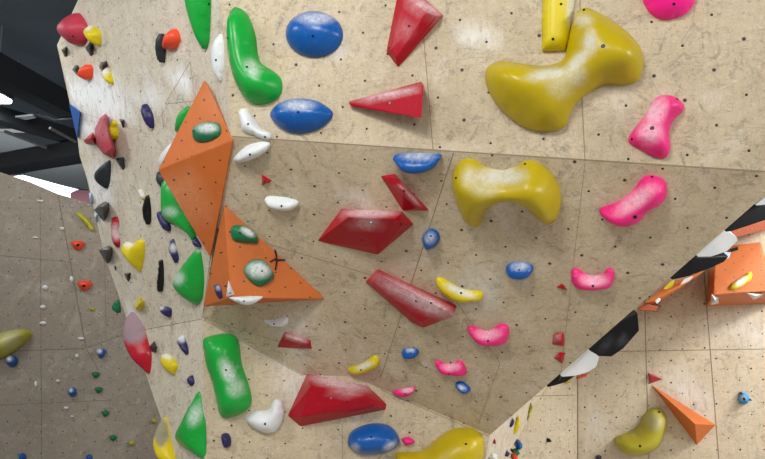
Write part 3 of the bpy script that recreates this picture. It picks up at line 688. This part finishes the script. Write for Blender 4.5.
hold('large yellow bean shaped hold cut by the bottom edge', 'D', [(395,459),(399,453),(423,451),(437.8,438),(452.5,428.5),(471,427),(482,435),(484,448),(480,465),(460,482),(420,482),(398,472)], .18, 'yellow', bolts=[(466, 444, .008)], name='macro_hold', dens=26)
hold('tiny pink hold between bottom blue oval and yellow bean hold', 'D', [(401.7,439),(408,436.5),(415,441.6),(406.5,445.5)], .05, 'pink')

# ---- holds on the left side face
B = B1
hold('round faceted red hold at the top left edge of the wall', 'B1', [(58,21.6),(64.4,16.3),(74.8,12.8),(81.4,17),(88,26),(89,35),(87,42),(81.4,45.8),(71,45),(62.4,39),(58.5,30)], .17, 'dred', prof=1.7, bolts=[(73, 36)], dens=16)
hold('yellow pinch hold touching the round faceted red hold', 'B1', [(85,29),(88,25.5),(92,26),(101.6,33),(101.6,45.8),(97,46),(89,38)], .12, 'byellow', chalk=[(88, 27, 5, .9)], dens=12)
hull('small black hold under the left of the round red hold', 'B1', [(60,49.7),(65.7,45.8),(67,47),(66.5,57.5),(64,57.8),(64,50,.05)], 'black', cuts=0)
hull('small black hold under the right of the round red hold', 'B1', [(84,48),(89,41.5),(92.5,42),(92.7,55),(90,57.3),(89,48,.06)], 'slate', cuts=0)
hull('black hold left of the orange red jug near the top left', 'B1', [(71,69.4),(74.4,64.4),(77.6,64.8),(79,69.4),(77.6,76.6),(75,74.6),(75,69,.06)], 'black', cuts=0)
hold('orange red jug hold with a curled tail near the top left', 'B1', [(86,66.8),(88.8,64.2),(92.7,66),(93.9,70.7),(92,78.5),(87.5,80),(83.5,78.5),(79,77),(78,74),(84,71)], .13, 'orange_red', dens=14)
hull('black hold above the white and yellow pinch', 'B1', [(98,67.4),(100,62),(106.4,60.3),(107.5,65.5),(104.4,70),(102.5,74.5),(102,66,.07)], 'black', cuts=0)
hold('white and yellow pinch hold on the chalky patch', 'B1', [(103,69.4),(105.8,67.5),(109.7,73),(114,80.5),(113,84),(108.4,82),(105,76)], .09, 'byellow', chalk=[(105, 71, 6, 1.0)], dens=12)
hull('blue triangle volume on the left edge beside the chalky patch', 'B1', [(69,104),(80,111.5),(77.5,138),(69,103,.03),(80,112,.03),(77,138,.03)], 'blue', name='climbing_volume', cat='climbing volume', cuts=0)
hull('large dusty red kite shaped hold below the chalky patch', 'B1', [(104.4,113.5),(107,116),(112,137.7),(116,152),(113.6,159),(103,154.7),(95,145),(94,128.5),(99,118),(104,118,.13),(112,148,.13),(97,137,.12),(106,153,.12)], 'dred', chalk=[(104, 130, 14, .3)], bolts=[(103, 135, .006)])
hull('small dusty red cone hold left of the kite shaped hold', 'B1', [(92,132),(95,138),(95,145),(86,144.5),(83,142.5),(84,140,.03),(91,138,.12)], 'dred', cuts=1)
hold('small yellow notched hold on the right of the kite shaped hold', 'B1', [(113.6,120),(117,123.5),(116,128),(118.5,130),(118.8,136.4),(114,139.8),(111.6,134.4),(108.4,129.8),(111,126)], .09, 'byellow', dens=14)
hull('small black hold right of the small yellow notched hold', 'B1', [(118,118.5),(124,119.5),(124.3,128.5),(122,129),(121,121,.05)], 'black', cuts=0)
hull('small black hold just below the kite shaped red hold', 'B1', [(114,158.5),(118,157),(124,157),(124.8,168),(122.5,171.5),(119,167),(120,161,.06)], 'slate', cuts=0)
hold('big black oval pinch near the left edge', 'B1', [(95,169),(99.6,165),(106,160.5),(110.7,160),(111.6,170.5),(109.4,183.5),(105.5,188.7),(99.6,183.5)], .12, 'slate', prof=1.4, dens=14)
hull('black faceted hold with a dusty green front near the left edge', 'B1', [(93,210),(98,205),(104,201.3),(108.3,202.5),(108.7,210),(106,218.5),(103,222.3),(98,217),(99,207,.08),(104,206,.11),(103,216,.06)], 'black', chalk=[(99, 211, 9, .5)], cuts=2)
hold('thin red and grey curved crimp on the side face', 'B1', [(112,218),(115,216.5),(118,217.4),(120,223.6),(118.6,232),(121,242),(120.5,247),(117.5,247.5),(113,241),(111,230.6)], .05, 'red', chalk=[(116, 232, 8, 1.0, 11)], dens=16)
hull('black faceted hold left of the yellow heart shaped hold', 'B1', [(98.3,251),(102,248),(108,245.6),(111.4,246.8),(111.9,255),(109.4,262.7),(106.8,264.2),(103.5,260.5),(103,250,.08),(108,250,.10),(106,259,.05)], 'black', chalk=[(103, 254, 7, .5)], cuts=2)
hold('yellow heart shaped hold on the side face', 'B1', [(121,247.5),(125.8,241.6),(131,243),(134,245.5),(136,241),(141.4,238.8),(145.4,242),(145.6,254),(142.7,268),(140.8,271.5),(135,264.4),(126,254.5)], .11, 'byellow', chalk=[(128, 244, 8, 1.0, 4)], dens=18, prof=1.6)
hull('small black wedge hold under the yellow heart shaped hold', 'B1', [(122.7,273.5),(130.5,272.3),(129.9,279.5),(127.8,283.5),(125.5,280),(127,275,.04)], 'black', cuts=0)
hull('tiny grey hold left of the small black wedge hold', 'B1', [(113,266),(115,265.5),(116,270),(114.5,271),(114.5,268,.03)], 'slate', cuts=0)
hold('narrow black lens hold left of the upper green hold', 'B1', [(142.8,206),(145,199),(148,194.8),(151.3,206),(151.8,218.4),(150,224.6),(146.5,223),(143.5,214)], .07, 'black', dens=14)
hold('tiny chalky yellow hold above the narrow black lens', 'B1', [(138,190),(141,188.5),(145.5,196),(146,200),(143,199)], .035, 'olive', chalk=[(141, 193, 7, .9)], dens=10)
hold('slanted purple hold beside the green hold under the orange pyramid', 'B1', [(156.5,213),(161,211),(166,217),(171.8,223.6),(171.8,231.5),(164.6,227.4)], .06, 'purple', dens=12)
hold('purple faceted pinch between yellow heart and big green drop', 'B1', [(168.4,244.5),(171.7,238.6),(175,243.7),(179,255),(179.6,260),(176.6,263),(171.7,255),(168.4,250)], .06, 'purple', chalk=[(173, 248, 6, .8)], dens=12)
hold('small purple hold at the lower tip of the orange pyramid', 'B1', [(192.5,240.4),(195.4,237),(202.4,247.4),(196,247)], .05, 'purple', dens=10)
hold('green hold half hidden behind the orange pyramid', 'B1', [(161.4,176),(172,176),(186,200),(197,225),(197,240),(191,233),(182,227),(169,222.5),(161.6,212),(160.6,195)], .13, 'green', chalk=[(170, 212, 10, .5, 7)], dens=18)
hold('green teardrop hold above the seam near the corner', 'B1', [(195,249),(200,248),(203.3,260),(205,280),(203.5,297),(198,304.8),(189.5,301),(178.5,291),(172.6,280),(176,272),(183,263)], .14, 'green', chalk=[(178, 278, 9, .6), (198, 249, 5, .3)], dens=20, prof=1.5)
hold('narrow upright black pinch left of the green teardrop', 'B1', [(159.4,261.7),(161,259.3),(163.5,262.5),(164.5,279),(162.9,291),(159.4,292),(156.8,288.6),(158,275.6)], .06, 'black', bolts=[(161, 280, .006)], dens=16)
hold('purple hold with a white tip left of the green teardrop', 'B1', [(159.7,308),(162.3,306),(171.4,308),(172.6,313),(171.4,317.3),(166,314.6)], .07, 'purple', chalk=[(161, 307, 4, 1.0)], dens=12)
hull('yellow faceted hold above the frosted and red hold', 'B1', [(133.3,304.6),(139.4,295),(143.7,301.4),(144.2,308),(140.7,312),(134.8,310.3),(140,303,.07),(136,308,.06)], 'byellow', cuts=1)
hold('small dark green hold on the left edge by the yellow faceted hold', 'B1', [(112.4,304),(116,299.5),(120.5,308),(119.8,313.3),(115,310)], .08, 'dgreen', dens=10)
hold('big half frosted and half red blade hold on the left edge', 'B3', [(127,311),(131,308.5),(135,310),(141,322),(147,340),(151.8,352),(152.2,362),(149.8,373.5),(144,371),(133,361),(126,349),(123.5,338),(123.5,325)], .16, 'frost_red', chalk=[(131, 321, 20, 2.6, 26, -10), (128, 315, 14, 2.5)], dens=22, prof=1.5)
hull('dark green cone hold right of the red blade hold', 'B3', [(148,346.8),(153.8,340.5),(156.6,347.5),(155.8,353.5),(150.5,352),(151,346,.09)], 'slate', cuts=0)
hold('purple pinch with a white top below the seam', 'B3', [(177.2,339.6),(182,335),(184.8,338),(189.2,348.8),(188.9,354.3),(187,354.8),(179,345)], .06, 'purple', chalk=[(181, 338, 6, 1.0)], dens=14)
hold('yellow hold with a white top below the seam', 'B3', [(160.2,357),(165,353.6),(171.4,356.4),(178.8,364.4),(176.2,373),(174,374.4),(165,368.2)], .08, 'byellow', chalk=[(166, 356, 8, 1.0, 3.5, 20)], dens=14)
hold('small purple knob left of the tall green slab', 'B3', [(187.3,377.5),(190,375),(193,375),(195.2,382),(191,386)], .05, 'purple', dens=10)
hold('big green teardrop hold at the bottom of the side face', 'B3', [(197,392),(200.7,391),(205,415.6),(206.2,429),(206,457),(200.7,458.5),(190,452),(179.6,446),(175,438),(176,429),(185.6,412.5)], .14, 'green', chalk=[(195, 415, 9, .6, 16, 20)], dens=20, prof=1.5)
hold('frosted hold with a yellow rim at the bottom left edge', 'B3', [(160,417),(164,424),(169,442),(176,462),(167,464),(159,456),(154,443),(155.5,430)], .14, 'frost_yellow', chalk=[(161, 432, 8, 2.4, 17)], dens=16)
hold('dark slate upright pinch next to the small orange hold', 'B1', [(157.6,35),(162.8,33.5),(166,48.8),(164.6,62.9),(159,62.3),(156,45)], .09, 'slate', dens=16)
hold('small bright orange horn hold beside the slate pinch', 'B1', [(171.5,31.4),(176.8,28.8),(181.4,38),(177,48),(166,50),(162,45),(167,41)], .11, 'orange_red', dens=14)
hold('curved purple hold above and left of the orange pyramid', 'B1', [(140.8,106),(145.4,103.6),(153.4,114.5),(155,127),(151,128.5),(143.7,117)], .07, 'purple', dens=14)
hold('white hold tucked behind the left tip of the orange pyramid', 'B1', [(158.5,158),(164,150),(174,143),(178,160),(168,170),(159,166)], .07, 'white', dens=12)
hold('green hold peeking from behind the upper left orange edge', 'B1', [(174.5,130.7),(177,117.5),(182,110.5),(192,106),(192,126),(182,132)], .06, 'green', dens=12)
hold('dark blue hold peeking from behind the left orange edge', 'B1', [(156,174),(159,171),(172,176),(174,192),(164,189),(158,184)], .07, 'slate', dens=12)
hull('small dusty teal hold on the left edge, upper of two', 'B1', [(88,193),(91,192),(92.5,204),(90,206),(90,198,.05)], 'lblue', chalk=[(90, 199, 10, .7)], cuts=0)
hull('small dusty teal hold on the left edge, lower of two', 'B1', [(93,213),(97,214),(97.5,222),(95,223),(95,217,.05)], 'lblue', chalk=[(95, 218, 10, .7)], cuts=0)
# ---- far left wall
def small(label, pl, cx, cy, rx, ry, mat, H=.06, shape=None, **kw):
    sh = {'semi': [(-1,-.6),(0,-1),(1,-.6),(.8,.3),(.2,1),(-.4,.9),(-.85,.2)], 'rect': [(-1,-.8),(.9,-1),(1,.8),(-.9,1)], None: ell(0, 0, 1, 1, 8)}[shape]
    return hold(label, pl, [(cx+rx*a, cy+ry*b) for a, b in sh], H, mat, dens=10, **kw)
small('orange red hold on the far left wall, upper of the pair', 'K2', 78, 245.5, 7.2, 5, 'orange_red', .14, 'semi', bolts=[(78, 245, .02)])
small('orange red hold on the far left wall, lower of the pair', 'K2', 84.5, 285.6, 7.6, 5.3, 'orange_red', .14, 'semi', bolts=[(84, 286, .02)])
hold('long yellow hold high on the far left wall', 'K2', [(76,213.5),(81,212.4),(90,220.5),(94.5,229.6),(91,231.5),(83.6,223)], .12, 'olive', dens=12)
hold('big olive yellow hold cut by the left edge', 'K1', [(-12,336),(0,332.5),(18,329),(29,330),(32,336),(24,345),(9,356),(0,360),(-12,360)], .30, 'olive', dens=18, chalk=[(10, 338, 16, .3)])
small('blue hold just below the big olive yellow hold', 'K3', 12, 361, 6.5, 6, 'blue', .16, chalk=[(9, 358, 5, .8)])
small('blue hold near the crease of the far left wall', 'K4', 101.3, 353.3, 5.4, 5, 'blue', .14, 'semi', chalk=[(99, 351, 4, .9)])
small('blue hold below and left of the green footholds', 'K3', 72.5, 392, 4.6, 4.8, 'blue', .12, chalk=[(71, 390, 3, .8)])
small('small blue hold at the bottom edge, left of two', 'K3', 22.5, 457, 4.2, 4, 'blue', .1)
small('small blue hold at the bottom edge, right of two', 'K3', 89, 457.5, 3.4, 3.4, 'blue', .1)
for (x, y, lab) in ((96, 375, 'topmost'), (98.8, 390, 'second from the top'), (105.5, 413.5, 'third from the top'), (113.3, 438, 'lowest')):
    small('small dark green foothold on the far left wall, %s of four' % lab, 'K4' , x, y, 4.2, 3.2, 'dgreen', .09, 'semi')
small('tiny yellow foothold right of the lowest green foothold', 'K4', 131.5, 443, 3, 2.8, 'olive', .07)
small('tiny yellow foothold just left of the bottom left wall edge', 'K4', 154, 421, 2.8, 2.6, 'olive', .07)
small('tiny brownish yellow foothold right of the far wall crease', 'K2', 92, 309, 2.6, 2, 'olive', .06)
for (x, y, rx, ry, k, lab) in ((43, 307, 3, 2.2, 'K1', 'upper of a close pair left of centre'), (43, 323, 3.4, 2, 'K1', 'lower of a close pair left of centre'), (81, 338.5, 3.2, 1.4, 'K1', 'flat one beside the crease'),
        (77, 356, 2, 2.2, 'K3', 'just below the seam'), (36, 384, 1.6, 3, 'K3', 'slanting one below the seam at left'), (58, 381, 2.2, 1.6, 'K3', 'between the slanting one and a blue hold'),
        (66, 408, 2.4, 1.6, 'K3', 'upper of two below the middle blue hold'), (72, 416.5, 1.6, 1.2, 'K3', 'lower of two below the middle blue hold'), (45, 287.5, 3.2, 2.6, 'K1', 'roundest one at mid height'),
        (71.5, 279, 2, 3, 'K1', 'left of the lower orange red hold'), (62, 228.5, 2.4, 1.8, 'K2', 'left of the long yellow hold'), (35.5, 237.5, 2.8, 1, 'K1', 'flat one in the upper area'), (40.5, 201, 3.2, 1, 'K1', 'flat one nearest the top edge')):
    small('small white foothold on the far left wall, '+lab, k, x, y, rx, ry, 'white', .05)
for (x, y, lab) in ((72, 206, 'left'), (79.5, 202.5, 'middle'), (88.5, 205.5, 'right')):
    small('tiny white knob under the bright windows, %s of three' % lab, 'K2', x, y, 1.2, 1.0, 'white', .04)
# ---- far right wall
hull('dark red triangular hold on the far right wall above the orange spike', 'R1', [(648,372.5),(663.7,379.5),(649.7,384.5),(651,376,.08)], 'dred', cuts=0)
R1u = PL['R1']
hull('long orange spike volume on the far right wall', 'R1', [(650.5,384),(716,425),(697,445.5),(695,424,.40)], 'orange_plain', name='climbing_volume', cat='climbing volume', cuts=1, bev=.008)
hold('olive yellow banana shaped hold on the far right wall', 'R1', [(614,439),(629.5,432),(640,424),(644,415),(651.6,407.5),(661,408),(667.4,417),(665.6,432),(657,448.4),(640.5,455.5),(622,452)], .28, 'olive', dens=22, chalk=[(655, 422, 12, .3)], bolts=[(640, 446, .015), (659, 412, .015)])
small('light blue round hold on the far right wall', 'R1', 743.5, 398.5, 5.8, 6.2, 'lblue', .14, chalk=[(743, 398, 4, .6)], bolts=[(744, 399, .016)])
small('tiny purple knob at the upper left of the light blue hold', 'R1', 741, 392.8, 1.5, 1.3, 'purple', .1)
small('tiny purple knob right of the light blue hold', 'R1', 750, 399.5, 1.5, 1.4, 'purple', .1)
small('tiny black hold on the pale panel at bottom right of centre', 'R0', 548.7, 440, 2.2, 2.4, 'black', .08)
small('small purple hold at the bottom edge right of the pale panel', 'R1', 598.5, 457.5, 3.2, 2.6, 'purple', .1)
# orange box volume: front face, underside, left cheek
ob_pts = [P(715.5,247,6.05), P(760.5,242,6.0), P(768.5,291,5.75), P(713.5,294.5,5.8)]
OPB = Plane(ob_pts[0], ob_pts[1], ob_pts[3]); OPB.lattice((725, 270), (9, 7), (9, -7))
hull('orange box volume with a yellow hold on the far right wall', 'R1', ob_pts+[(709,262),(766,258),(776,303),(706.5,306.5)], 'orange', name='climbing_volume', cat='climbing volume', cuts=1, bev=.01, uvp=[OPB])
hold('yellow diamond hold with a chalky centre on the orange box volume', OPB, [(729.8,289.3),(731,284.5),(740,278),(750,271.5),(752.3,276.6),(749,282.6),(736,290)], .06, 'byellow', chalk=[(741, 281, 9, 1.0, 5, -35)], dens=14)
OPU = Plane(ob_pts[3], ob_pts[2], PL['R1'].hit(706.5, 306.5))
hull('small white faceted hold on the lower left of the orange box volume', OPU, [(711.5,294.5),(719,297),(719.5,304.5),(710.5,306),(715,300,.06)], 'white', cuts=0)
hull('small white faceted hold on the lower right of the orange box volume', OPU, [(746,293),(766,293.5),(761,298),(753,301.5),(755,296,.06)], 'white', cuts=0)
# volumes on the hidden right side face, seen past the diagonal edge
Hn = PL['H'].n
def beyond(label, pts, mat, d, back=None, **kw):
    """pts: visible outline at distance d; anchored back onto the side face"""
    V = [P(x, y, dd) for x, y, dd in [(p[0], p[1], p[2] if len(p) > 2 else d) for p in pts]]
    for v in list(V):
        q = v - Hn*((v-PL['H'].o).dot(Hn)+.01)
        V.append(q)
    return hull(label, 'H', V, mat, name='climbing_volume', cat='climbing volume', **kw)
for n_, args in enumerate((
    ('large black wedge volume at the right edge beyond the diagonal edge', [(726,232),(752,206),(775,204),(775,217),(731,231.5)], 'black', 3.4),
    ('white faceted volume between two black ones beyond the diagonal edge', [(698,257),(724,233),(729,231.5),(736.5,236.5),(738,240.5),(727,251.5),(711,256.8)], 'white', 3.7),
    ('long black volume below the white faceted one beyond the diagonal edge', [(672,280),(696,258),(728.8,256.5),(724,262),(712,267.5),(688,276.5)], 'black', 3.9),
    ('big black faceted volume beyond the middle of the diagonal edge', [(590,351),(622,321),(637.7,313),(639.3,330.5),(623.7,348.3),(611.5,356.8),(599,356.3)], 'black', 4.4),
    ('white rounded volume under the big black faceted one', [(562,377),(589,352),(592,350.5),(599.3,357.5),(596.3,367),(587.5,372.4),(575,376)], 'white', 4.7),
    ('small black wedge volume lowest on the diagonal edge', [(548,387.5),(562,376.5),(576,375.6),(566,382.3),(557,385)], 'black', 4.9))):
    beyond(*args, cuts=2, chalk=[(724, 242, 14, .5), (577, 366, 18, .4)] if args[2] == 'white' else [(622, 340, 8, .3), (606, 345, 6, .2)])
hull('white volume corner at the right edge above the black wedge', 'H', [P(755,205,3.3), P(775,190,3.3), P(775,203.5,3.3), P(757,205.6,3.3), P(752,200,3.6), P(775,185,3.6)], 'white', name='climbing_volume', cat='climbing volume', cuts=0)
hull('dark orange ledge volume under the black wedge at the right edge', 'R1', [P(729,231,5.6), P(775,217,5.6), P(775,227.5,5.6), P(737,237,5.6), (737,226), (785,208), (785,222), (748,232)], 'brown', name='climbing_volume', cat='climbing volume', cuts=1)
hull('long orange wedge volume running behind the diagonal edge', 'R1', [P(645,303,5.6), P(666,285,5.6), P(690,276,5.6), P(706,270,5.6), P(684,285,5.6), P(655,300.5,5.6), (640,312), (660,290), (700,272), (662,301)], 'orange_plain', name='climbing_volume', cat='climbing volume', cuts=1)
hull('dark brown wedge below the long orange wedge volume', 'R1', [P(636,310,5.7), P(646,303.5,5.7), P(656.5,306,5.7), P(654,310.5,5.7), (640,306), (660,307), (658,312)], 'brown', name='climbing_volume', cat='climbing volume', cuts=0)
hull('small yellow hold on the long orange wedge volume', 'R1', [P(663,289,5.45), P(671,281,5.45), P(674.5,279.5,5.45), P(672,287,5.45), P(666,289.5,5.45), P(668,288,5.62), P(674,284,5.62)], 'byellow', cuts=0)
hull('small white chip on the lower end of the long orange wedge', 'R1', [P(655,301,5.4), P(659,297.5,5.4), P(660,301,5.4), P(657,304,5.4), P(656,302,5.6), P(661,299,5.6)], 'white', cuts=0)
hull('small white and yellow chip hold on the upper end of the orange wedge', 'R1', [P(680,285,5.4), P(684,279,5.4), P(694,275.5,5.4), P(689,281,5.4), P(684,283,5.6), P(692,278,5.6)], 'white', chalk=[], cuts=0)
hull('dusty pale blue hold beneath the white faceted volume', 'R1', [P(720,258,5.2), P(724,252,5.2), P(731,252.5,5.2), P(729,258,5.2), P(722,261,5.2), P(724,256,5.9), P(729,258,5.9), P(722,253,5.9)], 'lblue', chalk=[(725, 256, 12, .8)], cuts=1)
hull('small black bracket hold at the top of the orange box volume', 'R1', [P(729,249,5.6), P(738,246.5,5.6), P(738.5,250,5.6), P(731,252,5.6), P(731,249,6.05), P(738,248,6.05)], 'black', cuts=0)
hull('small orange hold under the white rounded volume', 'R1', [(575,377),(588,373),(587,376.5),(577,379.5),(581,376.5,.1)], 'orange_red', cuts=0)
hull('small yellow hold right of the lowest black wedge', 'R0', [(564,383),(572,379),(572,382),(566,384.5),(569,381.5,.1)], 'byellow', cuts=0)
# ---- sliver of the return wall at the bottom
G = PL['G']
def ghold(label, pts, mat, H=.05):
    cx = sum(p[0] for p in pts)/len(pts); cy = sum(p[1] for p in pts)/len(pts)
    c = G.hit(cx, cy); pl = Plane(c, c+RGT, c+UPV)
    hold(label, pl, pts, H, mat, dens=10, skirt=.09)
ghold('dark purple hold just behind the diagonal edge at the bottom', [(506.5,425.5),(508,421),(514.5,417),(514,422),(509.5,427.5)], 'purple')
ghold('bright yellow blade hold on the receding strip of wall', [(509.5,435),(510.5,428),(515,419),(519.5,414.5),(520,424),(517,431),(511.5,434.5)], 'byellow')
ghold('thin olive sliver hold right of the yellow blade hold', [(524.5,420.5),(527,411),(533,402.5),(530,411),(526.5,419.5)], 'olive')
ghold('blue ball hold at the bottom of the receding strip of wall', [(514,447),(514.5,442.5),(518,439.5),(522.6,441.5),(522.4,446.5),(519,450),(515,449.5)], 'blue')
ghold('small green hold under the blue ball hold', [(512,453),(513.5,449.5),(519,449),(520,452),(515,456)], 'dgreen')
ghold('small orange hold beneath the small green hold', [(510.5,458),(512,454.5),(518,453.5),(517,459),(511,462)], 'orange_red')
ghold('purple two lobed hold left of the green hold', [(502.5,454),(504,450),(507.5,449),(509.5,452),(507,456),(503,456.5)], 'purple')
ghold('tiny black knob between purple hold and blue ball', [(509.5,450.5),(511,447),(513,448),(512.5,451.5),(510.5,452.5)], 'black')
ghold('small red square hold by the lower tip of the overhang', [(491.5,442),(492.5,437.5),(495.5,436),(495.8,441),(493,444)], 'red')
hull('white diamond hold at the bottom edge near the overhang tip', 'G', [(489,458),(493.5,452.5),(499,456),(498,463),(490,464),(494,457,.05)], 'white', cuts=0)
